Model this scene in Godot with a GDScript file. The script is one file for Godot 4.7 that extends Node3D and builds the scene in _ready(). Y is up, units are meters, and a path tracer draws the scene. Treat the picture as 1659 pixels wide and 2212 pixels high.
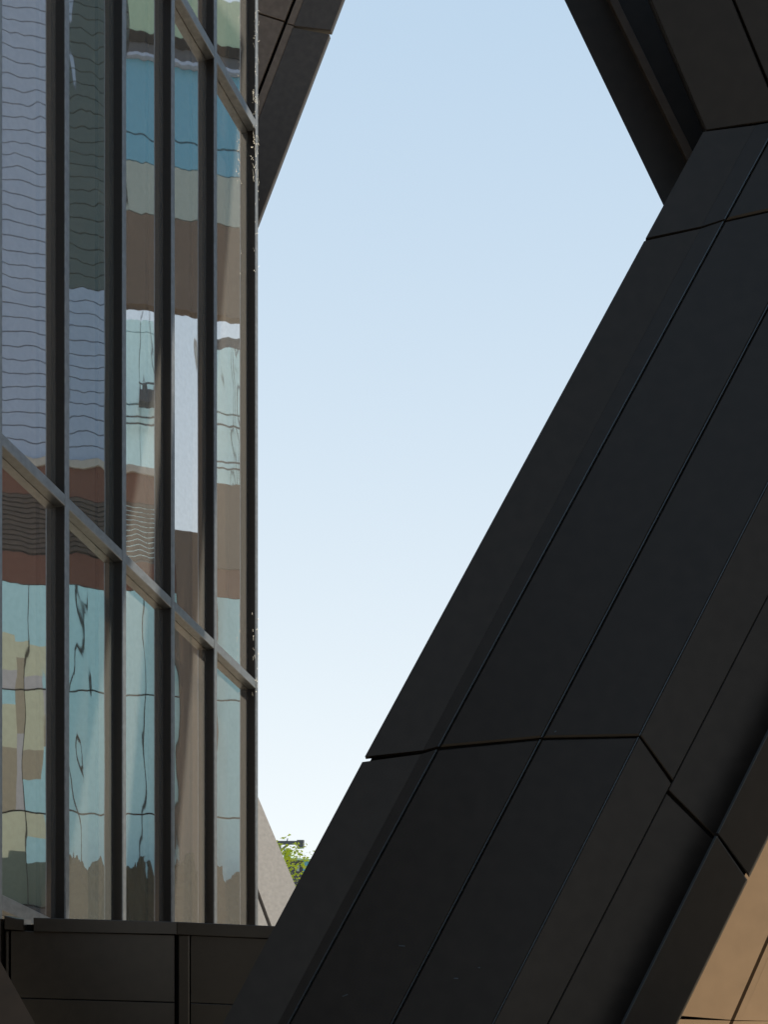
extends Node3D
# A diamond opening of dark metal-clad diagonal columns beside a reflective glass curtain wall, under a clear sky.

const F := 2800.0        # focal length, in units of a 1659 x 2212 survey sheet
const HZ := 2040.0       # row of the eye level on that sheet
const CX := 829.5
const EYE := 1.6
const SUN := Vector3(0.6, 0.8, -0.03)

var mats := {}
var tex := {}

# ---------- survey helpers ----------
func ray(x: float, y: float) -> Vector3:
	return Vector3((x - CX) / F, (HZ - y) / F, -1.0)

func at(x: float, y: float, z: float) -> Vector3:
	return Vector3(0, EYE, 0) + ray(x, y) * z

func plane3(a: Array, b: Array, c: Array) -> Plane:
	return Plane(at(a[0], a[1], a[2]), at(b[0], b[1], b[2]), at(c[0], c[1], c[2]))

func on(p: Plane, x: float, y: float) -> Vector3:
	var o := Vector3(0, EYE, 0)
	var d := ray(x, y)
	var t := (p.d - p.normal.dot(o)) / p.normal.dot(d)
	return o + d * t

func pts_on(p: Plane, a: Array) -> PackedVector3Array:
	var r := PackedVector3Array()
	for q in a:
		r.append(on(p, q[0], q[1]))
	return r

# ---------- node helpers ----------
var used := {}
func numbered(called: String) -> String:
	if not used.has(called):
		used[called] = 0
		return called
	used[called] += 1
	return "%s_%03d" % [called, used[called]]

func thing(called: String, label: String, category: String, where := Vector3.ZERO, group := "", bas := Basis.IDENTITY) -> Node3D:
	var o := Node3D.new()
	o.name = numbered(called)
	add_child(o)
	o.transform = Transform3D(bas, where)
	o.set_meta("label", label)
	o.set_meta("category", category)
	if group != "":
		o.set_meta("group", group)
	return o

func part(called: String, mesh: Mesh, m: Material, parent: Node3D, where := Vector3.ZERO, label := "") -> MeshInstance3D:
	var o := MeshInstance3D.new()
	o.name = called
	o.mesh = mesh
	o.material_override = null
	for i in mesh.get_surface_count():
		o.set_surface_override_material(i, m)
	o.position = where
	parent.add_child(o, true)
	if label != "":
		o.set_meta("label", label)
	return o

func begin() -> SurfaceTool:
	var st := SurfaceTool.new()
	st.begin(Mesh.PRIMITIVE_TRIANGLES)
	st.set_smooth_group(-1)
	return st

func done(st: SurfaceTool) -> ArrayMesh:
	st.generate_normals()
	return st.commit()

func tri(st: SurfaceTool, a: Vector3, b: Vector3, c: Vector3) -> void:
	for v in [a, b, c]:
		st.set_uv(Vector2(v.x + v.z, v.y))
		st.add_vertex(v)

func quad(st: SurfaceTool, a: Vector3, b: Vector3, c: Vector3, d: Vector3) -> void:
	tri(st, a, b, c)
	tri(st, a, c, d)

# a box given by its low and high corners, with the edges chamfered
func boxm(lo: Vector3, hi: Vector3, bev := 0.0) -> ArrayMesh:
	var st := begin()
	add_box(st, lo, hi, bev)
	return done(st)

func add_box(st: SurfaceTool, lo: Vector3, hi: Vector3, bev := 0.0) -> void:
	var p := PackedVector3Array([Vector3(lo.x, lo.y, hi.z), Vector3(hi.x, lo.y, hi.z), Vector3(hi.x, hi.y, hi.z), Vector3(lo.x, hi.y, hi.z)])
	add_slab(st, p, Vector3(0, 0, lo.z - hi.z), bev)

# convex outline pulled in by d within its own plane
func inset(p: PackedVector3Array, d: float) -> PackedVector3Array:
	var n := Vector3.ZERO
	for i in p.size():
		n += p[i].cross(p[(i + 1) % p.size()])
	n = n.normalized()
	var r := PackedVector3Array()
	for i in p.size():
		var a := p[(i + p.size() - 1) % p.size()]
		var b := p[i]
		var c := p[(i + 1) % p.size()]
		var e1 := (b - a).normalized()
		var e2 := (c - b).normalized()
		var n1 := n.cross(e1)
		var n2 := n.cross(e2)
		var k := 1.0 + n1.dot(n2)
		r.append(b + (n1 + n2) * (d / maxf(k, 0.2)))
	return r

# a slab: front outline p, its back pushed by the vector back, front edges bevelled
func add_slab(st: SurfaceTool, p: PackedVector3Array, back: Vector3, bev := 0.0) -> void:
	var n := p.size()
	var front := p
	var rim := PackedVector3Array()
	if bev > 0.0:
		front = inset(p, bev)
		for v in p:
			rim.append(v + back.normalized() * bev)
		for i in n:
			quad(st, front[i], rim[i], rim[(i + 1) % n], front[(i + 1) % n])
	else:
		rim = p
	for i in range(1, n - 1):
		tri(st, front[0], front[i], front[i + 1])
	var b := PackedVector3Array()
	for v in p:
		b.append(v + back)
	for i in n:
		quad(st, rim[i], b[i], b[(i + 1) % n], rim[(i + 1) % n])
	for i in range(1, n - 1):
		tri(st, b[0], b[i + 1], b[i])

func slab(p: PackedVector3Array, back: Vector3, bev: float, base: Vector3) -> ArrayMesh:
	var q := PackedVector3Array()
	for v in p:
		q.append(v - base)
	var st := begin()
	add_slab(st, q, back, bev)
	return done(st)

# ---------- materials ----------
func noise_tex(key: String, size: int, freq: float, lo: Color, hi: Color, seed_: int, oct := 4, speck := 0.0, speck_col := Color.WHITE) -> ImageTexture:
	if tex.has(key):
		return tex[key]
	var fn := FastNoiseLite.new()
	fn.seed = seed_
	fn.frequency = freq
	fn.fractal_octaves = oct
	var g := fn.get_seamless_image(size, size)
	var im := Image.create(size, size, false, Image.FORMAT_RGBA8)
	var rng := RandomNumberGenerator.new()
	rng.seed = seed_ * 7 + 3
	for y in size:
		for x in size:
			var c := lo.lerp(hi, g.get_pixel(x, y).r)
			im.set_pixel(x, y, c)
	if speck > 0.0:
		for k in int(size * size * speck):
			var x := rng.randi_range(1, size - 2)
			var y := rng.randi_range(1, size - 2)
			im.set_pixel(x, y, im.get_pixel(x, y).lerp(speck_col, rng.randf_range(0.1, 0.8)))
	im.generate_mipmaps()
	tex[key] = ImageTexture.create_from_image(im)
	return tex[key]

func mat(key: String, lin: Color, rough: float, metal := 0.0, spec := 0.5, grain: Texture2D = null, scale := 0.5) -> StandardMaterial3D:
	if mats.has(key):
		return mats[key]
	var m := StandardMaterial3D.new()
	m.resource_name = key
	m.albedo_color = lin.linear_to_srgb()
	m.roughness = rough
	m.metallic = metal
	m.metallic_specular = spec
	if grain:
		m.albedo_texture = grain
		m.uv1_triplanar = true
		m.uv1_world_triplanar = true
		m.uv1_scale = Vector3.ONE * scale
	mats[key] = m
	return m

# ---------- the wall of glass: its own frame ----------
var wall_p0: Vector3
var wall_w := Vector3(0.3355, 0, -0.942).normalized()
var wall_n: Vector3

func wall_plane(off: float) -> Plane:
	return Plane(wall_n, wall_n.dot(wall_p0) + off)

func wl(x: float, y: float, off: float) -> Vector2:     # sheet -> (along, height) on the wall, off metres proud of it
	var p := on(wall_plane(off), x, y)
	return Vector2((p - wall_p0).dot(wall_w), p.y)

func mirror(p: Vector3) -> Vector3:
	return p - 2.0 * (p - wall_p0).dot(wall_n) * wall_n

func _ready() -> void:
	wall_n = wall_w.cross(Vector3.UP)
	wall_p0 = at(4, HZ, 13.3)
	wall_p0.y = 0.0
	setup_view()
	make_materials()
	ground()
	curtain_wall()
	cobwebs()
	plinth()
	right_column()
	upper_right_column()
	upper_left_column()
	sunlit_column()
	tan_column()
	near_left_column()
	mirrored_buildings()
	add_shadow_caster()
	distance()

func setup_view() -> void:
	var cam := Camera3D.new()
	cam.name = "camera"
	cam.projection = Camera3D.PROJECTION_FRUSTUM
	cam.near = 0.1
	cam.far = 3000.0
	cam.size = 0.1 * 2212.0 / F
	cam.frustum_offset = Vector2(0, 0.1 * (HZ - 1106.0) / F)
	cam.position = Vector3(0, EYE, 0)
	add_child(cam)
	cam.current = true
	var env := Environment.new()
	env.background_mode = Environment.BG_SKY
	var sm := ProceduralSkyMaterial.new()
	sm.sky_top_color = Color(0.153, 0.224, 0.305).linear_to_srgb()
	sm.sky_horizon_color = Color(0.381, 0.400, 0.402).linear_to_srgb()
	sm.sky_curve = 0.34
	sm.ground_bottom_color = Color(0.12, 0.11, 0.10).linear_to_srgb()
	sm.ground_horizon_color = Color(0.28, 0.28, 0.28).linear_to_srgb()
	sm.sun_angle_max = 1.0
	var sk := Sky.new()
	sk.sky_material = sm
	env.sky = sk
	env.tonemap_mode = Environment.TONE_MAPPER_LINEAR
	env.tonemap_exposure = 2.6
	env.sdfgi_enabled = true
	env.ssao_enabled = true
	env.ssil_enabled = true
	var we := WorldEnvironment.new()
	we.name = "world_environment"
	we.environment = env
	add_child(we)
	var sun := DirectionalLight3D.new()
	sun.name = "sun"
	sun.light_energy = 1.6
	sun.light_color = Color(1.0, 0.95, 0.86)
	sun.light_angular_distance = 0.3
	sun.shadow_enabled = true
	add_child(sun)
	sun.look_at_from_position(Vector3.ZERO, -SUN, Vector3.UP)

func make_materials() -> void:
	var fine := noise_tex("fine", 512, 0.02, Color(0.8, 0.8, 0.8), Color(1, 1, 1), 11, 5, 0.0006, Color(1, 1, 1))
	mat("dark_panel", Color(0.0135, 0.0122, 0.0115), 0.45, 0.0, 0.3, fine, 0.6)
	mat("dark_core", Color(0.004, 0.004, 0.004), 0.8, 0.0, 0.1)
	mat("lit_bronze_panel", Color(0.115, 0.092, 0.078), 0.5, 0.0, 0.35, fine, 0.6)  # bronze cladding made lighter: its lit tone is put into the colour
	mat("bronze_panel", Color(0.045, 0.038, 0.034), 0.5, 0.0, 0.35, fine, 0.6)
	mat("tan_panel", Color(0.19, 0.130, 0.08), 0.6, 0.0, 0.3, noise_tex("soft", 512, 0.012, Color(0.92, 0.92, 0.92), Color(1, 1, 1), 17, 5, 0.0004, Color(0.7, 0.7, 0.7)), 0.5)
	mat("glint_and_scuff", Color(0.04, 0.052, 0.064), 0.35, 0.5, 0.5)  # sky glint put into a grey-blue colour; the scuffs share it
	mat("louvre_brown", Color(0.06, 0.048, 0.044), 0.7, 0.0, 0.3)
	mat("pale_grey", Color(0.34, 0.34, 0.33), 0.7, 0.0, 0.3)
	mat("dim_siding", Color(0.055, 0.088, 0.10), 0.7, 0.0, 0.3)  # darker copy of the siding: the dim mirror image is put into its colour
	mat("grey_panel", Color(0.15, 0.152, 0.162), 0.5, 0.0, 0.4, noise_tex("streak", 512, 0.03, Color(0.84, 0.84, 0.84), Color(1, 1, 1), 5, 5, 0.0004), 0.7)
	mat("near_panel", Color(0.013, 0.0095, 0.007), 0.45, 0.0, 0.3, fine, 0.6)
	mat("lilac", Color(0.46, 0.47, 0.50), 0.8, 0.0, 0.3)
	mat("plinth", Color(0.020, 0.015, 0.0105), 0.32, 0.0, 0.4, fine, 0.6)
	mat("cap_metal", Color(0.18, 0.195, 0.215), 0.38, 0.7, 0.5, fine, 0.9)
	mat("frame", Color(0.010, 0.008, 0.007), 0.4, 0.0, 0.3, fine, 0.9)
	mat("shade", Color(0.22, 0.165, 0.12), 0.95, 0.0, 0.1, noise_tex("weave", 512, 0.06, Color(0.75, 0.75, 0.75), Color(1, 1, 1), 21, 2), 1.2)
	mat("ground", Color(0.40, 0.345, 0.275), 0.9, 0.0, 0.2, noise_tex("paving", 512, 0.02, Color(0.7, 0.7, 0.7), Color(1, 1, 1), 31), 0.2)
	mat("siding", Color(0.27, 0.36, 0.52), 0.7, 0.0, 0.3)
	mat("teal_glass", Color(0.40, 0.70, 0.80), 0.25, 0.0, 0.5)
	mat("blue_glass", Color(0.09, 0.30, 0.46), 0.25, 0.0, 0.5)
	mat("grey_glass", Color(0.25, 0.32, 0.32), 0.3, 0.0, 0.5)
	mat("cyan_glass", Color(0.54, 0.82, 0.92), 0.2, 0.0, 0.5)
	mat("red_brown", Color(0.12, 0.05, 0.035), 0.7, 0.0, 0.3)
	mat("brown_concrete", Color(0.115, 0.092, 0.078), 0.8, 0.0, 0.3)
	mat("green_wall", Color(0.28, 0.42, 0.34), 0.7, 0.0, 0.3)
	mat("slate", Color(0.05, 0.06, 0.075), 0.6, 0.0, 0.4)
	mat("joint", Color(0.01, 0.01, 0.01), 0.8, 0.0, 0.1)
	mat("pale_reflection", Color(0.56, 0.60, 0.46), 0.8, 0.0, 0.3)
	mat("pale_brown", Color(0.36, 0.33, 0.25), 0.8, 0.0, 0.3)
	mat("dark_green", Color(0.10, 0.14, 0.12), 0.6, 0.0, 0.3)
	mat("hedge", Color(0.085, 0.085, 0.055), 0.9, 0.0, 0.2, noise_tex("leafy", 512, 0.05, Color(0.35, 0.4, 0.35), Color(1, 1, 1), 51, 4), 0.6)
	mat("web", Color(0.8, 0.78, 0.7), 0.6)
	mat("bark", Color(0.07, 0.05, 0.035), 0.9)
	var leaf := mat("leaf", Color(0.27, 0.32, 0.05), 0.5)
	leaf.backlight_enabled = true
	leaf.backlight = Color(0.9, 0.95, 0.25)

func glass(key: String, alpha: float, metal: float, tint: Color) -> StandardMaterial3D:
	if mats.has(key):
		return mats[key]
	var m := StandardMaterial3D.new()
	m.resource_name = key
	m.transparency = BaseMaterial3D.TRANSPARENCY_ALPHA
	m.albedo_texture = noise_tex("dust", 512, 0.03, Color(0.93, 0.93, 0.93), Color(1, 1, 1), 41, 3)
	m.uv1_triplanar = true
	m.uv1_world_triplanar = true
	m.uv1_scale = Vector3.ONE * 0.7
	tint.a = alpha
	m.albedo_color = tint
	m.metallic = metal
	m.roughness = 0.015
	mats[key] = m
	return m

func ground() -> void:
	var st := begin()
	quad(st, Vector3(-900, 0, 300), Vector3(900, 0, 300), Vector3(900, 0, -1500), Vector3(-900, 0, -1500))
	var o := part("ground", done(st), mats.ground, self)
	o.set_meta("kind", "structure")

# ---------- curtain wall ----------
const FIN := 0.13
var fin_a := PackedFloat32Array()

func curtain_wall() -> void:
	var b := Basis(wall_w, Vector3.UP, wall_n)
	var t := thing("glass_building", "reflective glass curtain wall with dark vertical fins and sloping bars", "building", wall_p0, "", b)
	var top := 17.0
	var bottom := 0.9
	for x in [4.0, 149.0, 272.0, 377.0, 468.5, 557.0]:
		fin_a.append(wl(x, 1000, FIN).x)
	for i in fin_a.size():
		var wd := 0.07
		var fin := part("fin", boxm(Vector3(fin_a[i] - wd, bottom, -0.06), Vector3(fin_a[i], top, FIN - 0.016), 0.0), mats.frame, t)
		part("cap", boxm(Vector3(fin_a[i] - wd - 0.003, bottom, FIN - 0.016), Vector3(fin_a[i] + 0.003, top, FIN), 0.005), mats.cap_metal, fin)
	# sloping bars: [top edge start, end, height of front face]
	var bars := [[Vector2(4, 935), Vector2(555, 1471), 27.0], [Vector2(405, 0), Vector2(555, 263), 24.0], [Vector2(4, 1932), Vector2(101, 1979), 34.0]]
	var lines := []
	for k in bars.size():
		var p1 := wl(bars[k][0].x, bars[k][0].y, FIN)
		var p2 := wl(bars[k][1].x, bars[k][1].y, FIN)
		var p3 := wl(bars[k][0].x, bars[k][0].y + bars[k][2], FIN)
		var slope := (p2.y - p1.y) / (p2.x - p1.x)
		var hgt := p1.y - p3.y
		lines.append([p1, slope, hgt])
		for i in fin_a.size() - 1:
			var a0 := fin_a[i] + 0.002
			var a1 := fin_a[i + 1] - 0.072
			var y0 := p1.y + slope * (a0 - p1.x)
			var y1 := p1.y + slope * (a1 - p1.x)
			if y1 > top or y0 < 1.5:
				continue
			var q := PackedVector3Array([Vector3(a0, y0 - hgt, FIN - 0.004), Vector3(a1, y1 - hgt, FIN - 0.004), Vector3(a1, y1, FIN - 0.004), Vector3(a0, y0, FIN - 0.004)])
			part("sloping_bar", slab(q, Vector3(0, 0, -FIN + 0.01), 0.006, Vector3.ZERO), mats.cap_metal, t)
	# panes
	var amp := [0.0003, 0.0011, 0.0008, 0.0007, 0.0006]
	var fn := FastNoiseLite.new()
	fn.seed = 7
	fn.frequency = 0.55
	fn.fractal_octaves = 2
	for i in fin_a.size() - 1:
		var a0 := fin_a[i]
		var a1 := fin_a[i + 1] - 0.07
		var m := glass("coated_glass", 0.79, 0.925, Color(0.96, 0.955, 0.945))
		if i == 1:
			m = glass("coated_glass_dim", 0.75, 0.93, Color(0.90, 0.93, 0.93))
		# cuts at the middle of each bar, from the top down
		var cuts := [[top, 0.0, 0.0]]
		for k in [1, 0, 2]:
			var L = lines[k]
			var ya: float = L[0].y + L[1] * (a0 - L[0].x) - L[2] * 0.5
			var yb: float = L[0].y + L[1] * (a1 - L[0].x) - L[2] * 0.5
			if yb < top and ya > 1.2:
				cuts.append([ya, yb])
		cuts[0] = [top, top]
		cuts.append([bottom, bottom])
		for k in cuts.size() - 1:
			if i == 4 or true:
				var ua: float = minf(cuts[k][0], top)
				var ub: float = minf(cuts[k][1], top)
				var la: float = minf(cuts[k + 1][0], top)
				var lb: float = minf(cuts[k + 1][1], top)
				part("pane", pane_mesh(a0, a1, ua, ub, la, lb, fn, amp[i] * (2.6 if i == 0 and k >= 1 else 1.0), i * 37.0 + k * 11.0), m, t)
		# blind behind the column of panes
		part("blind", boxm(Vector3(a0 + 0.01, bottom, -0.26), Vector3(a1 - 0.01, top, -0.25)), mats.shade, t)
	# corner post, roof edge and the body behind
	var ae := fin_a[5]
	part("corner_post", boxm(Vector3(ae - 0.20, bottom, -0.40), Vector3(ae - 0.003, top, -0.03), 0.005), mats.frame, t)
	part("roof_edge", boxm(Vector3(-26.0, top, -0.6), Vector3(ae + 0.02, top + 0.5, FIN + 0.05), 0.01), mats.frame, t)
	var st := begin()
	var body := PackedVector3Array([Vector3(-26.0, 0, -0.45), Vector3(ae - 0.25, 0, -0.45), Vector3(ae - 1.2, 0, -7), Vector3(-26.0, 0, -7)])
	add_slab(st, body, Vector3(0, top + 0.3, 0))
	part("inner_wall", done(st), mats.dark_core, t)
	part("side_wall", boxm(Vector3(-26.0, 0, -0.4), Vector3(fin_a[0] - 0.08, top, 0.0), 0.01), mats.dark_panel, t)
	part("base_wall", boxm(Vector3(fin_a[0] - 0.08, 0, -0.4), Vector3(ae - 0.003, bottom - 0.002, 0.05), 0.01), mats.frame, t)

func cobwebs() -> void:
	# old spider threads and caught fluff on the corner fin and the bars that meet it
	var ae := fin_a[5]
	var b := Basis(wall_w, Vector3.UP, wall_n)
	var rng := RandomNumberGenerator.new()
	rng.seed = 4
	for w in [[11.3, 15.6, 70, 0.09], [12.6, 13.9, 60, 0.16], [5.2, 6.4, 34, 0.14]]:
		var lab := "dusty cobweb on the dark corner fin near the top"
		if w[0] == 12.6:
			lab = "thick cobweb where the upper sloping bar meets the corner fin"
		elif w[0] == 5.2:
			lab = "cobweb where the lower sloping bar meets the corner fin"
		var t := thing("cobweb", lab, "cobweb", wall_p0 + b * Vector3(ae, w[0], FIN), "", b)
		var st := begin()
		for k in w[2]:
			var p := Vector3(rng.randf_range(-w[3] - 0.02, 0.02), rng.randf_range(0, w[1] - w[0]), rng.randf_range(-0.03, 0.012))
			var q := p + Vector3(rng.randfn(0, 0.025), rng.randfn(0, 0.05), rng.randf_range(-0.02, 0.02))
			tube(st, p, q, 0.0014, 0.0008)
			if k % 2 == 0:
				var r := rng.randf_range(0.004, 0.009)
				tube(st, p - Vector3(0, r, 0), p, 0.001, r)
				tube(st, p, p + Vector3(0, r, 0), r, 0.001)
		part("threads", done(st), mats.web, t)

func pane_mesh(a0: float, a1: float, ua: float, ub: float, la: float, lb: float, fn: FastNoiseLite, amp: float, off: float) -> ArrayMesh:
	var st := SurfaceTool.new()
	st.begin(Mesh.PRIMITIVE_TRIANGLES)
	st.set_smooth_group(0)
	var nx := 16
	var ny := int(clampf((maxf(ua, ub) - minf(la, lb)) / 0.1, 4, 90))
	for j in ny + 1:
		for i in nx + 1:
			var u := float(i) / nx
			var v := float(j) / ny
			var x := lerpf(a0, a1, u)
			var y := lerpf(lerpf(la, lb, u), lerpf(ua, ub, u), v)
			var e := sin(u * PI)
			var z := fn.get_noise_3d(x * 2.2, y * 0.9, off) * amp * 2.0 + fn.get_noise_3d(x * 6.0, y * 2.4, off + 50.0) * amp * 0.5 + e * amp * 0.8
			st.set_uv(Vector2(u, v))
			st.add_vertex(Vector3(x, y, z))
	for j in ny:
		for i in nx:
			var k := j * (nx + 1) + i
			for q in [k, k + nx + 1, k + 1, k + 1, k + nx + 1, k + nx + 2]:
				st.add_index(q)
	st.generate_normals()
	return st.commit()

# ---------- dark wall under the glass ----------
func plinth() -> void:
	var pl := plane3([5, 2000, 11.6], [383, 2000, 11.8], [5, 2212, 11.6])
	var pr := plane3([383, 2000, 11.8], [700, 2000, 12.9], [383, 2212, 11.8])
	var base := at(383, HZ, 11.8)
	base.y = 0.0
	var t := thing("plinth_wall", "dark bronze panelled wall with coping below the glass curtain wall", "wall", base)
	var back := Vector3(0.0, 0, -0.05)
	part("coping", slab(pts_on(pl, [[75, 2013], [383, 2019], [383, 1991.5], [75, 1982.5]]), Vector3(0, 0, -0.3), 0.006, base - Vector3(0, 0, 0.06)), mats.plinth, t)
	part("coping", slab(pts_on(pr, [[383.5, 2019], [720, 2033], [720, 2006], [383.5, 1991.5]]), Vector3(0, 0, -0.3), 0.006, base - Vector3(0, 0, 0.06)), mats.plinth, t)
	part("panel", slab(pts_on(pl, [[22, 2155], [377, 2165], [377, 2019.8], [22, 2010]]), back, 0.005, base), mats.plinth, t)
	part("panel", slab(pts_on(pl, [[22, 2600], [377, 2600], [377, 2166.2], [22, 2156.2]]), back, 0.005, base), mats.plinth, t)
	part("panel", slab(pts_on(pr, [[411, 2166], [720, 2178], [720, 2034], [411, 2020.5]]), back, 0.005, base), mats.plinth, t)
	part("panel", slab(pts_on(pr, [[411, 2600], [720, 2600], [720, 2179.2], [411, 2167.2]]), back, 0.005, base), mats.plinth, t)
	part("pilaster", slab(pts_on(pr, [[386, 2600], [409, 2600], [409, 2020.5], [386, 2019.5]]), Vector3(0, 0, -0.2), 0.008, base - Vector3(0, 0, 0.03)), mats.plinth, t)
	part("end_post", slab(pts_on(pl, [[-40, 2600], [5, 2600], [5, 1985], [-40, 1984]]), Vector3(0, 0, -0.3), 0.008, base - Vector3(0, 0, 0.08)), mats.plinth, t)
	part("edge_strip", slab(pts_on(pl, [[12, 2600], [18, 2600], [18, 2012], [12, 2012]]), Vector3(0, 0, -0.1), 0.006, base - Vector3(0, 0, 0.02)), mats.plinth, t)
	part("bracket", slab(pts_on(pl, [[10, 2008], [52, 2011], [52, 1986], [40, 1985], [10, 1978]]), Vector3(0, 0, -0.25), 0.006, base - Vector3(0, 0, 0.03)), mats.plinth, t)
	part("core", slab(pts_on(pl, [[-40, 2600], [383, 2600], [383, 2000], [-40, 1996]]), Vector3(0, 0, -0.25), 0.0, base + Vector3(0, 0, 0.06)), mats.dark_core, t)
	part("core", slab(pts_on(pr, [[383, 2600], [720, 2600], [720, 2015], [383, 2000]]), Vector3(0, 0, -0.25), 0.0, base + Vector3(0, 0, 0.06)), mats.dark_core, t)

# ---------- diagonal columns ----------
func strip(t: Node3D, base: Vector3, p: Plane, outline: Array, gap: float, thick: float, bev: float, m: Material, called := "panel") -> MeshInstance3D:
	var q := pts_on(p, outline)
	if gap > 0.0:
		q = inset(q, gap)
	var n := p.normal
	if n.z < 0:
		n = -n
	return part(called, slab(q, -n * thick, bev, base), m, t)

var face1: Plane
func e1(y: float) -> float: return 785.0 - 0.5425 * (y - 1640.0) if y < 1640.0 else 783.0 - 0.534 * (y - 1645.0)
func e2(y: float) -> float: return 1069.0 - 0.5325 * (y - 1330.0)
func e3(y: float) -> float: return 944.0 - 0.5435 * (y - 1620.0)
func e4(y: float) -> float: return 1140.0 - 0.525 * (y - 1652.0)
func e5(y: float) -> float: return 1350.0 - 0.509 * (y - 1652.0)
func e6(y: float) -> float: return 1448.0 - 0.515 * (y - 1700.0)
func e8(y: float) -> float: return 1641.0 - 0.5 * (y - 1622.0)
func e9(y: float) -> float: return 1618.0 - 0.49 * (y - 1894.0)

func right_column() -> void:
	face1 = plane3([480, 2212, 9.4], [1437, 450, 10.3], [1063, 2212, 8.75])
	var base := Vector3(-1.6, 0, -9.3)
	var t := thing("diagonal_column", "large dark metal-clad column leaning right across the middle of the view", "column", base, "dark diagonal columns")
	var m: Material = mats.dark_panel
	# panel rows on the front face: [left-bottom y per line ...]
	var low := 2560.0
	var j1 := [1646.0, 1619.0, 1597.0, 1592.0]       # lower joint, bottom lip
	var j1u := [1634.0, 1612.0, 1592.0, 1588.0]
	var j2 := [521.0, 478.0, 430.0, 395.0]
	var j2u := [514.0, 473.0, 425.0, 390.0]
	var j3 := [285.0, 262.0, 236.0, 215.0]
	var fs: Array[Callable] = [e1, e3, e4, e5]
	for k in 3:
		var fa := fs[k]
		var fb := fs[k + 1]
		var da := 0.0 if k == 0 else 2.2
		var db := 2.2 if k < 2 else 0.0
		var lo_in := 3.0 if k == 0 else 0.0
		for row in [[low, low, j1[k], j1[k + 1]], [j1u[k], j1u[k + 1], j2[k], j2[k + 1]], [j2u[k], j2u[k + 1], j3[k], j3[k + 1]]]:
			if k == 0:   # the outer strip has a fold: its left part turns away
				var fa1 := plane3_pts(on(face1, e2(2212), 2212), on(face1, e2(1003), 1003), on(face1, e1(2212), 2212) + Vector3(0, 0, 0.10))
				var ya := lerpf(row[0], row[1], 0.62)
				var yb := lerpf(row[2], row[3], 0.62)
				strip(t, base, fa1, [[e1(row[0]), row[0]], [e2(ya), ya], [e2(yb), yb], [e1(row[2]), row[2]]], 0.0, 0.06, 0.0, m)
				strip(t, base, face1, [[e2(ya) + 0.3, ya], [fb.call(row[1]) - db, row[1]], [fb.call(row[3]) - db, row[3]], [e2(yb) + 0.3, yb]], 0.0, 0.06, 0.0, m)
				continue
			strip(t, base, face1, [[fa.call(row[0]) + da, row[0]], [fb.call(row[1]) - db, row[1]], [fb.call(row[3]) - db, row[3]], [fa.call(row[2]) + da, row[2]]], 0.0, 0.06, 0.012, m)
	# turned faces to the right of the ridge
	var f2 := plane3_pts(on(face1, e5(2212), 2212), on(face1, e5(1042), 1042), at(e6(2212), 2212, 8.83))
	var f3 := plane3_pts(on(f2, e6(2212), 2212), on(f2, e6(1316), 1316), at(e8(2212) + 20, 2212, 8.96))
	var f4 := plane3([e8(2212), 2212, 8.72], [e8(1622), 1622, 8.99], [e9(2212), 2212, 8.98])
	for r in [[low, low, 1592.0, 1692.0], [1587.5, 1685.0, -300.0, -300.0]]:
		strip(t, base, f2, [[e5(r[0]) + 1.5, r[0]], [e6(r[1]) - 0.6, r[1]], [e6(r[3]) - 0.6, r[3]], [e5(r[2]) + 1.5, r[2]]], 0.0, 0.05, 0.006, m)
	for r in [[low, low, 1714.0, 1829.0], [1706.0, 1822.0, -300.0, -300.0]]:
		strip(t, base, f3, [[e6(r[0]) + 0.6, r[0]], [e8(r[1]) + 20.0, r[1]], [e8(r[3]) + 20.0, r[3]], [e6(r[2]) + 0.6, r[2]]], 0.0, 0.05, 0.005, m)
	for r in [[low, low, 1805.0, 1900.0], [1801.0, 1892.0, -300.0, -300.0]]:
		part("panel", slab(pts_on(f4, [[e8(r[0]), r[0]], [e9(r[1]), r[1]], [e9(r[3]), r[3]], [e8(r[2]), r[2]]]), Vector3(0.07, 0.0, -0.24), 0.009, base), m, t)
	var n1 := face1.normal if face1.normal.z > 0 else -face1.normal
	# added strips, their grey-blue painted in for sky glints on the edges
	var proud := Plane(n1, face1.d * signf(face1.normal.dot(n1)) + 0.004)
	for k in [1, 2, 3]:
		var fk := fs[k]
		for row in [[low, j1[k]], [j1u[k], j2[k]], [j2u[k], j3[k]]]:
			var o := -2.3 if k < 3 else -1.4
			strip(t, base, proud, [[fk.call(row[0]) + o, row[0]], [fk.call(row[0]) + o + 1.7, row[0]], [fk.call(row[1]) + o + 1.7, row[1]], [fk.call(row[1]) + o, row[1]]], 0.0, 0.02, 0.0, mats.glint_and_scuff, "glint_and_scuff")
	var n4 := f4.normal if f4.normal.z > 0 else -f4.normal
	var proud4 := Plane(n4, n4.dot(on(f4, 1500, 1900)) + 0.004)
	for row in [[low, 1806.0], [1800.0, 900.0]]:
		strip(t, base, proud4, [[e8(row[0]) + 0.4, row[0]], [e8(row[0]) + 2.2, row[0]], [e8(row[1]) + 2.2, row[1]], [e8(row[1]) + 0.4, row[1]]], 0.0, 0.02, 0.0, mats.glint_and_scuff, "glint_and_scuff")
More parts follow.
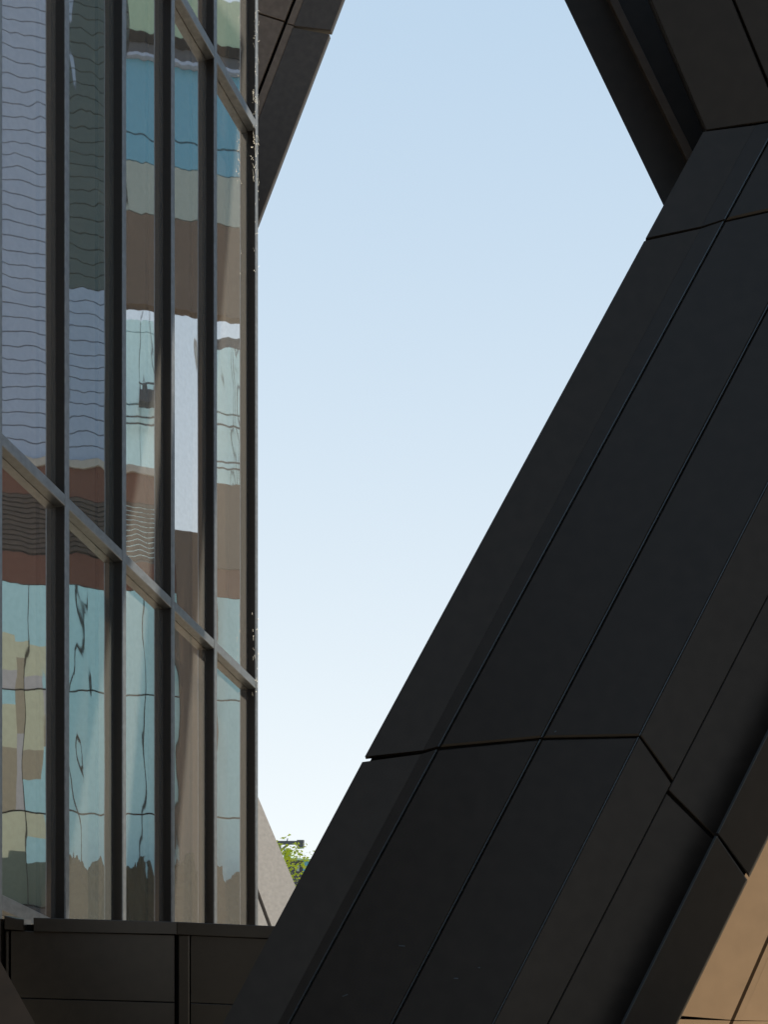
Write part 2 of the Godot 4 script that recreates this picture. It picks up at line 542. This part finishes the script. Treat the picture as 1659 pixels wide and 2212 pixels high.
	# small scuffs on the cladding
	for q in [[868, 2043, 13, 1.2], [745, 2150, 12, -4.0], [985, 2113, 9, 0.5], [1453, 485, 10, 1.5], [1035, 2090, 5, 0.0], [1200, 1580, 4, -2.0]]:
		strip(t, base, proud, [[q[0] - q[2] * 0.5, q[1] - q[3] * 0.5 + 1.2], [q[0] + q[2] * 0.5, q[1] + q[3] * 0.5 + 1.2], [q[0] + q[2] * 0.45, q[1] + q[3] * 0.5 - 1.2], [q[0] - q[2] * 0.5, q[1] - q[3] * 0.5 - 0.6]], 0.0, 0.003, 0.0, mats.glint_and_scuff, "scuff")
	# core that shows dark in the joints
	var st := begin()
	var ring := []
	for y in [low, -290.0]:
		var r := [on(face1, e1(y) + 6.0, y) - n1 * 0.03, on(face1, e5(y) - 4.0, y) - n1 * 0.035, on(f2, e6(y), y) - Vector3(0, 0, 0.05), on(f4, e9(y) - 5.0, y) - Vector3(0, 0, 0.06)]
		r.append(r[3] + Vector3(-0.1, 0, -0.8))
		r.append(r[0] + Vector3(0.1, 0, -0.7))
		ring.append(r)
	for i in 6:
		var j := (i + 1) % 6
		quad(st, ring[0][i] - base, ring[0][j] - base, ring[1][j] - base, ring[1][i] - base)
	for q in 2:
		for i in range(1, 5):
			tri(st, ring[q][0] - base, ring[q][i] - base, ring[q][i + 1] - base)
	part("core", done(st), mats.dark_core, t)

func plane3_pts(a: Vector3, b: Vector3, c: Vector3) -> Plane:
	return Plane(a, b, c)

func upper_right_column() -> void:
	var base := on(face1, 1525, 285)
	var t := thing("diagonal_column", "dark metal-clad column sloping down from the top right to the joint", "column", base, "dark diagonal columns")
	var m: Material = mats.dark_panel
	# front face, in line with the front of the leaning column
	var fu := plane3_pts(on(face1, 1525, 285), on(face1, 1690, 257), at(1240, -600, 10.2))
	strip(t, base, fu, [[1526, 282], [1688, 257], [1336, -600], [1153, -600]], 0.0, 0.5, 0.007, m)
	strip(t, base, fu, [[1693, 256], [2085, 215], [2480, -600], [1340, -600]], 0.0, 0.5, 0.007, m)
	var nu := fu.normal if fu.normal.z > 0 else -fu.normal
	strip(t, base, Plane(nu, nu.dot(on(fu, 1525, 285)) - 0.06), [[1560, 255], [2060, 215], [2440, -590], [1175, -590]], 0.0, 0.3, 0.0, mats.dark_core, "core")
	# recessed side to the left
	var p := plane3([1437, 450, 11.0], [1220, 0, 11.3], [1525, 285, 11.05])
	part("side_panel", slab(pts_on(p, [[930, -600], [1519, 620], [1700, 520], [1240, -600]]), Vector3(0.055, 0.14, -0.25), 0.004, base), m, t)
	var n := p.normal if p.normal.z > 0 else -p.normal
	var p2 := Plane(n, n.dot(on(p, 1437, 450)) + 0.05)
	strip(t, base, p2, [[1025, -600], [1541, 460], [1556, 446], [1040, -600]], 0.0, 0.08, 0.004, mats.bronze_panel, "lit_lip_strip")  # lighter bronze paints in ground light on a downturned lip

func upper_left_column() -> void:
	var base := at(470, 700, 24.0)
	var t := thing("diagonal_column", "dark brown metal-clad column rising behind the corner of the glass wall", "column", base, "dark diagonal columns")
	var p1 := plane3([740, 0, 23.2], [557, 480, 23.6], [655, 0, 23.27])
	var p2 := plane3([655, 0, 23.27], [558, 254, 23.47], [559, 26, 23.2])
	var sx := func(x0: float, y: float, k: float) -> float: return x0 - k * y
	# right strip, split by one joint
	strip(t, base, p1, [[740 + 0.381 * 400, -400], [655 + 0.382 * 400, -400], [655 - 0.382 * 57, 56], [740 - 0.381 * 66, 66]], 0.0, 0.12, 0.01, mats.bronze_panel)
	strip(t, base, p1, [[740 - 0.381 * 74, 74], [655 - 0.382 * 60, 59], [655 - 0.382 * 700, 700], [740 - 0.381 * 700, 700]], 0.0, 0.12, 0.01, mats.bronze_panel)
	# next strip, coloured lighter than the first for the light on it
	strip(t, base, p2, [[655 + 0.382 * 400, -400], [639 + 0.387 * 400, -400], [639 - 0.387 * 50, 50], [655 - 0.382 * 54, 54]], 0.0, 0.12, 0.006, mats.lit_bronze_panel)
	strip(t, base, p2, [[655 - 0.382 * 56, 56], [639 - 0.387 * 52, 52], [639 - 0.387 * 700, 700], [655 - 0.382 * 700, 700]], 0.0, 0.12, 0.006, mats.lit_bronze_panel)
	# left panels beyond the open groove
	strip(t, base, p2, [[632 + 0.387 * 400, -400], [480 + 0.387 * 400, -400], [480, 3], [632 - 0.387 * 45, 45]], 0.0, 0.12, 0.006, mats.lit_bronze_panel)
	strip(t, base, p2, [[632 - 0.387 * 48, 48], [480, 6], [300, 700], [632 - 0.387 * 700, 700]], 0.0, 0.12, 0.006, mats.lit_bronze_panel)
	strip(t, base, Plane(p2.normal, p2.d + (0.10 if p2.normal.z < 0 else -0.10)), [[650 + 0.382 * 400, -400], [500 + 0.387 * 400, -400], [310, 700], [650 - 0.382 * 700, 700]], 0.0, 0.5, 0.0, mats.dark_core, "core")

func sunlit_column() -> void:
	var base := at(640, HZ, 25.0)
	base.y = 0
	var t := thing("diagonal_column", "pale sunlit metal column sloping down behind the glass corner", "column", base, "")
	var p := plane3([557, 1720, 24.6], [640, 1915, 25.2], [557, 1998, 24.2])
	strip(t, base, p, [[557 - 0.421 * 420, 1300], [557 + 0.421 * 490, 2210], [663, 2210], [557 - 0.37 * 617, 1300]], 0.0, 0.10, 0.008, mats.grey_panel)
	strip(t, base, p, [[551 - 0.37 * 617, 1300], [656, 2210], [560, 2210], [551 - 0.37 * 617 - 100, 1300]], 0.0, 0.10, 0.008, mats.grey_panel)
	var n := p.normal
	strip(t, base, Plane(n, p.d + (-0.11 if n.z > 0 else 0.11)), [[550 - 0.421 * 420, 1300], [550 + 0.421 * 490, 2210], [570, 2210], [551 - 0.37 * 617 - 90, 1300]], 0.0, 0.5, 0.0, mats.dark_core, "core")

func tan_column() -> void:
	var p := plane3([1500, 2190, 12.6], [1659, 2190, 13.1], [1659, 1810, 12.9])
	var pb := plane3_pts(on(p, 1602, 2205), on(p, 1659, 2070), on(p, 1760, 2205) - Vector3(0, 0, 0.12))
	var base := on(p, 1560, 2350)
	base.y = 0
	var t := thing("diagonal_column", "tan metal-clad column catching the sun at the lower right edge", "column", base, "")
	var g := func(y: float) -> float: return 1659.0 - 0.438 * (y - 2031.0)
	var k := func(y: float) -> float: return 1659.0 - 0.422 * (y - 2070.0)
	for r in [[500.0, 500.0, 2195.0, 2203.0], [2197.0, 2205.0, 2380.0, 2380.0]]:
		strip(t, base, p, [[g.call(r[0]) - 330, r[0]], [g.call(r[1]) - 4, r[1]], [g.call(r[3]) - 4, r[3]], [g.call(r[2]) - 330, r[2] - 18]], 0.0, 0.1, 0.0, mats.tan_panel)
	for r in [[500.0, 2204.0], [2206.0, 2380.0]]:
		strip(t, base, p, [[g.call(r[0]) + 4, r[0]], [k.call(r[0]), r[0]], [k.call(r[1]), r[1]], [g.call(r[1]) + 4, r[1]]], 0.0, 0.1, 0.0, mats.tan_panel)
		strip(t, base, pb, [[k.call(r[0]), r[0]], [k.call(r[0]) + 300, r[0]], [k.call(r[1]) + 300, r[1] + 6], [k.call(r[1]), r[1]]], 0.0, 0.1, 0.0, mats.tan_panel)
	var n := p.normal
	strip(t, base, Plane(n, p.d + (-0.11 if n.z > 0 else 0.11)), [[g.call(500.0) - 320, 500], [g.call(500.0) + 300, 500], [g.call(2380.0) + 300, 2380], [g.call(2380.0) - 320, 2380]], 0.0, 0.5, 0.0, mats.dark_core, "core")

func near_left_column() -> void:
	var base := at(100, 2212, 7.4)
	base.y = 0
	var t := thing("diagonal_column", "dark brown column edge cutting across the bottom left corner", "column", base, "dark diagonal columns")
	var p := plane3([0, 2077, 7.4], [75, 2212, 7.3], [-300, 2212, 7.32])
	part("panel", slab(pts_on(p, [[-300, 1537], [290, 2599], [-330, 2600], [-700, 1940]]), Vector3(-0.19, 0.06, -0.5), 0.0, base), mats.near_panel, t)
	part("panel", slab(pts_on(p, [[-303, 1534], [-703, 1937], [-1100, 1220], [-700, 817]]), Vector3(-0.19, 0.06, -0.5), 0.0, base), mats.near_panel, t)

# ---------- what the glass mirrors: buildings across the way, to the right of the view ----------
var vr := Vector3(0.963, 0, -0.27).normalized()
func vframe(d: float) -> Transform3D:
	var q := Vector3((280.0 - CX) / F * d, 0, -d)
	var o := mirror(q)
	var ex := vr - 2.0 * vr.dot(wall_n) * wall_n
	return Transform3D(Basis(ex, Vector3.UP, ex.cross(Vector3.UP)), o)

func vf(x: float, y: float, d: float) -> Vector2:
	var q := Vector3((280.0 - CX) / F * d, 0, -d)
	var n := Vector3(-vr.z, 0, vr.x)
	var p := Plane(n, n.dot(q))
	var h := on(p, x, y)
	return Vector2((h - q).dot(vr), h.y)

func vbox(t: Node3D, called: String, d: float, x0: float, y0: float, x1: float, y1: float, front: float, thick: float, m: Material, bev := 0.0) -> void:
	# sheet rectangle as mirrored in the glass; front = metres proud of the facade
	var a := vf(x0, (y0 + y1) * 0.5, d)
	var b := vf(x1, (y0 + y1) * 0.5, d)
	var lo := vf(280, y1, d).y
	var hi := vf(280, y0, d).y
	part(called, boxm(Vector3(a.x, lo, -front), Vector3(b.x, hi, thick - front), bev), m, t)

func mirrored_buildings() -> void:
	var d := 40.0
	var f := vframe(d)
	var t := thing("office_building", "pale blue siding block over brown bands and teal glazing, mirrored in the glass", "building", f.origin, "", f.basis)
	var y := 1003.0
	while y > -30.0:
		vbox(t, "siding_board", d, -70, y - 26.2, 134, y, 0.0, 0.1, mats.siding)
		vbox(t, "siding_board", d, 135, y - 26.2, 262, y, 0.0, 0.1, mats.siding if y > 640.0 else mats.dim_siding)  # upper boards coloured darker to stand for a dimmer reflection
		y -= 28.6
	vbox(t, "wall", d, -70, -60, 262, 1290, -0.09, 8.0, mats.joint)
	vbox(t, "band", d, -70, 1006, 345, 1022, 0.10, 0.3, mats.pale_grey)
	vbox(t, "band", d, -70, 1022, 345, 1086, 0.0, 0.3, mats.red_brown)
	for k in 12:
		vbox(t, "louvre", d, -70, 1088 + k * 10.2, 345, 1088 + k * 10.2 + 7.0, 0.03, 0.1, mats.louvre_brown)
	vbox(t, "band", d, -70, 1212, 640, 1274, 0.0, 0.3, mats.red_brown)
	# reflections of pale houses painted as random colour patches on the left glazing
	var rng := RandomNumberGenerator.new()
	rng.seed = 12
	for c in [[-70, 20.9], [21, 55], [59, 96.9], [97, 125]]:
		for r in [[1276, 1499], [1503, 1758], [1762, 1960]]:
			var y0: float = r[0]
			while y0 < r[1] - 8.0:
				var y1 := minf(y0 + rng.randf_range(22, 95), r[1])
				if r[1] - y1 < 18.0:
					y1 = r[1]
				var mid := (y0 + y1) * 0.5
				var m: Material = mats.teal_glass
				if mid > 1850.0 + rng.randf_range(-20, 20):
					m = mats.dark_green
				elif mid > 1400.0:
					m = [mats.pale_reflection, mats.pale_brown, mats.pale_reflection, mats.pale_brown, mats.teal_glass, mats.lilac, mats.pale_reflection][rng.randi_range(0, 6)]
				vbox(t, "glazing", d, c[0], y0, c[1], y1 - 0.1, 0.0, 0.1, m)
				y0 = y1
	for c in [[128, 162], [166, 300], [304, 372], [455, 545], [549, 640]]:
		for r in [[1276, 1499], [1503, 1758], [1762, 1960]]:
			vbox(t, "glazing", d, c[0], r[0], c[1], r[1], 0.0, 0.1, mats.teal_glass)
	vbox(t, "inner_wall", d, -70, 1276, 640, 2060, -0.12, 8.0, mats.joint)
	vbox(t, "plinth", d, -70, 1964, 640, 2060, 0.1, 0.3, mats.slate)
	vbox(t, "column", d, 374, 1147, 458, 2070, 0.5, 0.9, mats.brown_concrete)
	vbox(t, "parapet_wall", d, 458, 1030, 640, 1212, 0.1, 0.6, mats.brown_concrete)
	hedge(f, d)
	# the upper bridge
	var t2 := thing("bridge_building", "blue glazed storeys over a brown soffit, mirrored in the upper panes", "building", f.origin, "", f.basis)
	vbox(t2, "fascia", d, 264, 458, 640, 655, 0.0, 0.4, mats.brown_concrete)
	vbox(t2, "glazing", d, 264, 347, 640, 456, 0.0, 0.1, mats.grey_glass)
	vbox(t2, "glazing", d, 264, 292, 640, 345, 0.0, 0.1, mats.blue_glass)
	vbox(t2, "glazing", d, 264, 124, 640, 288, 0.0, 0.1, mats.blue_glass)
	vbox(t2, "ledge", d, 264, 116, 640, 123, 0.2, 0.4, mats.siding)
	vbox(t2, "band", d, 264, 84, 640, 116, 0.0, 0.2, mats.slate)
	vbox(t2, "band", d, 264, 62, 640, 84, 0.05, 0.2, mats.joint)
	vbox(t2, "parapet", d, 264, -40, 640, 62, 0.0, 0.3, mats.green_wall)
	vbox(t2, "inner_wall", d, 264, -40, 640, 456, -0.12, 4.0, mats.joint)
	# a glass tower further off
	var d2 := 72.0
	var f2 := vframe(d2)
	var t3 := thing("glass_tower", "tall pale cyan glass tower, mirrored between the brown bands", "building", f2.origin, "", f2.basis)
	var t4 := thing("glass_tower", "second pale cyan glass tower, mirrored beside the glass corner", "building", f2.origin, "", f2.basis)
	for c in [[225, 305], [307, 346]]:
		for r in [[690, 716], [718, 868], [872, 1060], [1064, 1200]]:
			vbox(t3, "glazing", d2, c[0], r[0], c[1], r[1], 0.0, 0.15, mats.cyan_glass)
	vbox(t3, "wall", d2, 225, 692, 346, 2060, -0.2, 12.0, mats.slate)
	for c in [[456, 500], [502, 560], [562, 640]]:
		for r in [[727, 868], [872, 1060], [1064, 1200]]:
			vbox(t4, "glazing", d2, c[0], r[0], c[1], r[1], 0.0, 0.15, mats.cyan_glass)
	vbox(t4, "wall", d2, 456, 700, 640, 2060, -0.2, 1.2, mats.slate)

	for ry in [905, 985, 1000]:
		vbox(t4, "rail", d2, 456, ry, 640, ry + 3, 0.7, 0.1, mats.slate)
	for x in [505, 514, 524]:
		vbox(t4, "rope", d2, x, 727, x + 1.6, 1200, 0.8, 0.08, mats.slate)
	var cr := thing("cleaning_cradle", "grey cleaning cradle on ropes, mirrored in the middle pane", "cradle", f2.origin, "", f2.basis)
	vbox(cr, "cradle", d2, 292, 862, 332, 886, 1.4, 0.9, mats.slate, 0.03)
	vbox(cr, "guard_rail", d2, 290, 848, 334, 851, 1.4, 0.08, mats.slate)
	vbox(cr, "motor", d2, 296, 851, 305, 862, 1.3, 0.4, mats.slate)
	vbox(cr, "motor", d2, 321, 851, 330, 862, 1.3, 0.4, mats.slate)
	vbox(cr, "rope", d2, 299, 690, 300.6, 851, 1.2, 0.08, mats.slate)
	vbox(cr, "rope", d2, 325, 690, 326.6, 851, 1.2, 0.08, mats.slate)
	for ry in [903, 918]:
		vbox(t3, "rail", d2, 225, ry, 346, ry + 2.5, 0.5, 0.1, mats.slate)

func hedge(f: Transform3D, d: float) -> void:
	var a := vf(120, 1900, d).x
	var b := vf(640, 1900, d).x
	var t := thing("hedge", "clipped dark hedge behind a low kerb, mirrored at the foot of the glass", "hedge", f.origin, "", f.basis)
	var fn := FastNoiseLite.new()
	fn.seed = 3
	fn.frequency = 1.1
	fn.fractal_octaves = 4
	var st := SurfaceTool.new()
	st.begin(Mesh.PRIMITIVE_TRIANGLES)
	var nu := 150
	var nv := 40
	for j in nv + 1:
		for i in nu + 1:
			var u := lerpf(a, b, float(i) / nu)
			var v := float(j) / nv
			var top := 3.9 + fn.get_noise_2d(u * 0.8, 5.0) * 0.9
			var h := minf(v * 1.5, 1.0) * top
			var z := -2.4 + maxf(v - 0.667, 0.0) * 3.0
			var k := fn.get_noise_3d(u * 2.0, h * 2.0, z * 2.0) * 0.35
			st.add_vertex(Vector3(u, h + k * 0.6, z - k))
	for j in nv:
		for i in nu:
			var k := j * (nu + 1) + i
			for q in [k, k + nu + 1, k + 1, k + 1, k + nu + 1, k + nu + 2]:
				st.add_index(q)
	st.generate_normals()
	part("foliage", st.commit(), mats.hedge, t)
	part("kerb", boxm(Vector3(a, 0, -3.0), Vector3(b, 0.5, -2.8), 0.02), mats.pale_grey, t)

# ---------- an unseen frame, added to cast the shadow edges on the glass ----------
func add_shadow_caster() -> void:
	var s := SUN.normalized()
	var dist := 15.0
	var k := dist / wall_n.dot(s)
	var up := func(x: float, y: float) -> Vector3:
		var p := on(wall_plane(0.0), x, y)
		return p + s * k
	var base: Vector3 = up.call(300, 1500)
	base.y = 0
	var t := thing("shadow_caster", "unseen frame added to the right, shaped to cast shadow edges on the glass wall", "tower", base)
	var l3a: Vector3 = up.call(535, 0)
	var l3b: Vector3 = up.call(377, 1924)
	var l2a: Vector3 = up.call(334, 1113)
	var l2b: Vector3 = up.call(276, 1793)
	var l1a: Vector3 = up.call(292, 1067)
	var l1b: Vector3 = up.call(167, 1757)
	var to_y := func(a: Vector3, b: Vector3, y: float) -> Vector3: return a + (b - a) * ((y - a.y) / (b.y - a.y))
	var hi: float = up.call(300, -250).y
	var lo := 0.0
	# apex where the inner edges meet
	var apex := l1a
	var best := 1e9
	for i in 400:
		var y := l1a.y + i * 0.05
		var g: float = (to_y.call(l1a, l1b, y) as Vector3).distance_to(to_y.call(l2a, l2b, y))
		if g < best:
			best = g
			apex = to_y.call(l1a, l1b, y)
	var ay := apex.y
	var back := s * 1.5
	var left: Vector3 = -wall_w * 0.0
	var far_l := func(y: float) -> Vector3:
		var p: Vector3 = to_y.call(l1a, l1b, y)
		var q: Vector3 = up.call(-140, 1500)
		var a := (q - p).dot(wall_w)
		return p + wall_w * minf(a, -4.0)
	part("leg", slab(PackedVector3Array([to_y.call(l2a, l2b, lo), to_y.call(l3a, l3b, lo), to_y.call(l3a, l3b, ay), to_y.call(l2a, l2b, ay)]), back, 0.0, base), mats.brown_concrete, t)
	part("leg", slab(PackedVector3Array([far_l.call(lo), to_y.call(l1a, l1b, lo), to_y.call(l1a, l1b, ay), far_l.call(ay)]), back, 0.0, base), mats.brown_concrete, t)
	part("head", slab(PackedVector3Array([far_l.call(ay + 0.01), to_y.call(l3a, l3b, ay + 0.01), to_y.call(l3a, l3b, hi), far_l.call(hi)]), back, 0.0, base), mats.brown_concrete, t)

# ---------- far things in the gap ----------
func distance() -> void:
	var base := at(640, HZ, 82.0)
	base.y = 0
	var t := thing("far_building", "distant dark grey block with a flat roof beyond the tree", "building", base)
	part("wall", slab(PackedVector3Array([at(560, 2095, 82), at(653, 2095, 82), at(653, 1860, 82), at(560, 1853, 82)]), Vector3(0, 0, -12), 0.02, base), mats.slate, t)
	part("roof_edge", slab(PackedVector3Array([at(560, 1853, 81.8), at(690, 1861, 81.8), at(690, 1856, 81.8), at(560, 1848, 81.8)]), Vector3(0, 0, -12.5), 0.02, base), mats.green_wall, t)
	part("glazing", slab(PackedVector3Array([at(654, 2095, 82), at(690, 2095, 82), at(690, 1862, 82), at(654, 1860, 82)]), Vector3(0, 0, -12), 0.02, base), mats.blue_glass, t)
	part("window", slab(PackedVector3Array([at(640, 1882, 81.9), at(646, 1882, 81.9), at(646, 1868, 81.9), at(640, 1868, 81.9)]), Vector3(0, 0, -0.3), 0.0, base), mats.grey_glass, t)
	part("plant_room", slab(PackedVector3Array([at(612, 1852, 84), at(628, 1852, 84), at(628, 1834, 84), at(612, 1834, 84)]), Vector3(0, 0, -4), 0.02, base), mats.grey_glass, t)
	var gb := at(600, 1848, 83)
	var g := thing("roof_gantry", "grey steel gantry arm with a box end above the distant roof", "gantry", gb)
	part("arm", slab(PackedVector3Array([at(570, 1824, 83), at(642, 1824, 83), at(642, 1816, 83), at(570, 1816, 83)]), Vector3(0, 0, -0.4), 0.03, gb), mats.slate, g)
	part("box_end", slab(PackedVector3Array([at(641, 1832, 82.7), at(655, 1831, 82.7), at(656, 1814, 82.7), at(641, 1814, 82.7)]), Vector3(0, 0, -0.8), 0.03, gb), mats.slate, g)
	part("post", slab(PackedVector3Array([at(598, 1850, 83), at(606, 1850, 83), at(606, 1822, 83), at(598, 1822, 83)]), Vector3(0, 0, -0.4), 0.03, gb), mats.slate, g)
	part("brace", slab(PackedVector3Array([at(604, 1836, 83), at(606, 1840, 83), at(624, 1824, 83), at(618, 1824, 83)]), Vector3(0, 0, -0.3), 0.0, gb), mats.slate, g)
	part("knob", slab(PackedVector3Array([at(619, 1816, 83), at(621, 1816, 83), at(622, 1811, 83), at(620, 1811, 83)]), Vector3(0, 0, -0.1), 0.0, gb), mats.slate, g)
	tree()

func tree() -> void:
	var base := at(640, HZ, 33.0)
	base.y = 0
	var t := thing("tree", "leafy tree with bright yellow-green backlit leaves behind the pale column", "tree", base)
	var rng := RandomNumberGenerator.new()
	rng.seed = 99
	var st := begin()
	var limbs := [[Vector3.ZERO, Vector3(0.05, 1.5, 0), 0.09, 0.07], [Vector3(0.05, 1.5, 0), Vector3(-0.2, 2.9, 0.1), 0.06, 0.03], [Vector3(0.05, 1.5, 0), Vector3(0.6, 2.6, -0.2), 0.05, 0.025], [Vector3(-0.2, 2.9, 0.1), Vector3(-0.3, 4.0, 0.0), 0.03, 0.01], [Vector3(-0.05, 2.2, 0), Vector3(-0.7, 2.9, 0.4), 0.03, 0.015]]
	for l in limbs:
		tube(st, l[0], l[1], l[2], l[3])
	part("trunk", done(st), mats.bark, t)
	var lf := begin()
	var clumps := []
	for k in 60:
		var h := rng.randf_range(1.7, 4.05)
		var r := 1.15 * sqrt(clampf(1.0 - pow((h - 2.3) / 1.85, 2.0), 0.02, 1.0))
		var a := rng.randf_range(0, TAU)
		var q := r * sqrt(rng.randf_range(0.2, 1.0))
		clumps.append(Vector3(-0.1 + cos(a) * q, h, sin(a) * q))
	for c in clumps:
		for k in 26:
			var p: Vector3 = c + Vector3(rng.randfn(0, 0.14), rng.randfn(0, 0.12), rng.randfn(0, 0.14))
			var d := Vector3(rng.randfn(), rng.randfn() * 0.5 - 0.2, rng.randfn()).normalized()
			var w := d.cross(Vector3(rng.randfn() * 0.4, 1, rng.randfn() * 0.4)).normalized()
			var s := rng.randf_range(0.08, 0.15)
			var up := w.cross(d) * s * 0.15
			tri(lf, p, p + d * s * 0.5 + w * s * 0.38 + up, p + d * s)
			tri(lf, p, p + d * s, p + d * s * 0.5 - w * s * 0.38 + up)
	part("crown", done(lf), mats.leaf, t)

func tube(st: SurfaceTool, a: Vector3, b: Vector3, ra: float, rb: float) -> void:
	var d := (b - a).normalized()
	var x := d.cross(Vector3(0.3, 0.1, 1)).normalized()
	var y := d.cross(x)
	for i in 7:
		var t0 := TAU * i / 7.0
		var t1 := TAU * (i + 1) / 7.0
		var u0 := x * cos(t0) + y * sin(t0)
		var u1 := x * cos(t1) + y * sin(t1)
		quad(st, a + u0 * ra, a + u1 * ra, b + u1 * rb, b + u0 * rb)
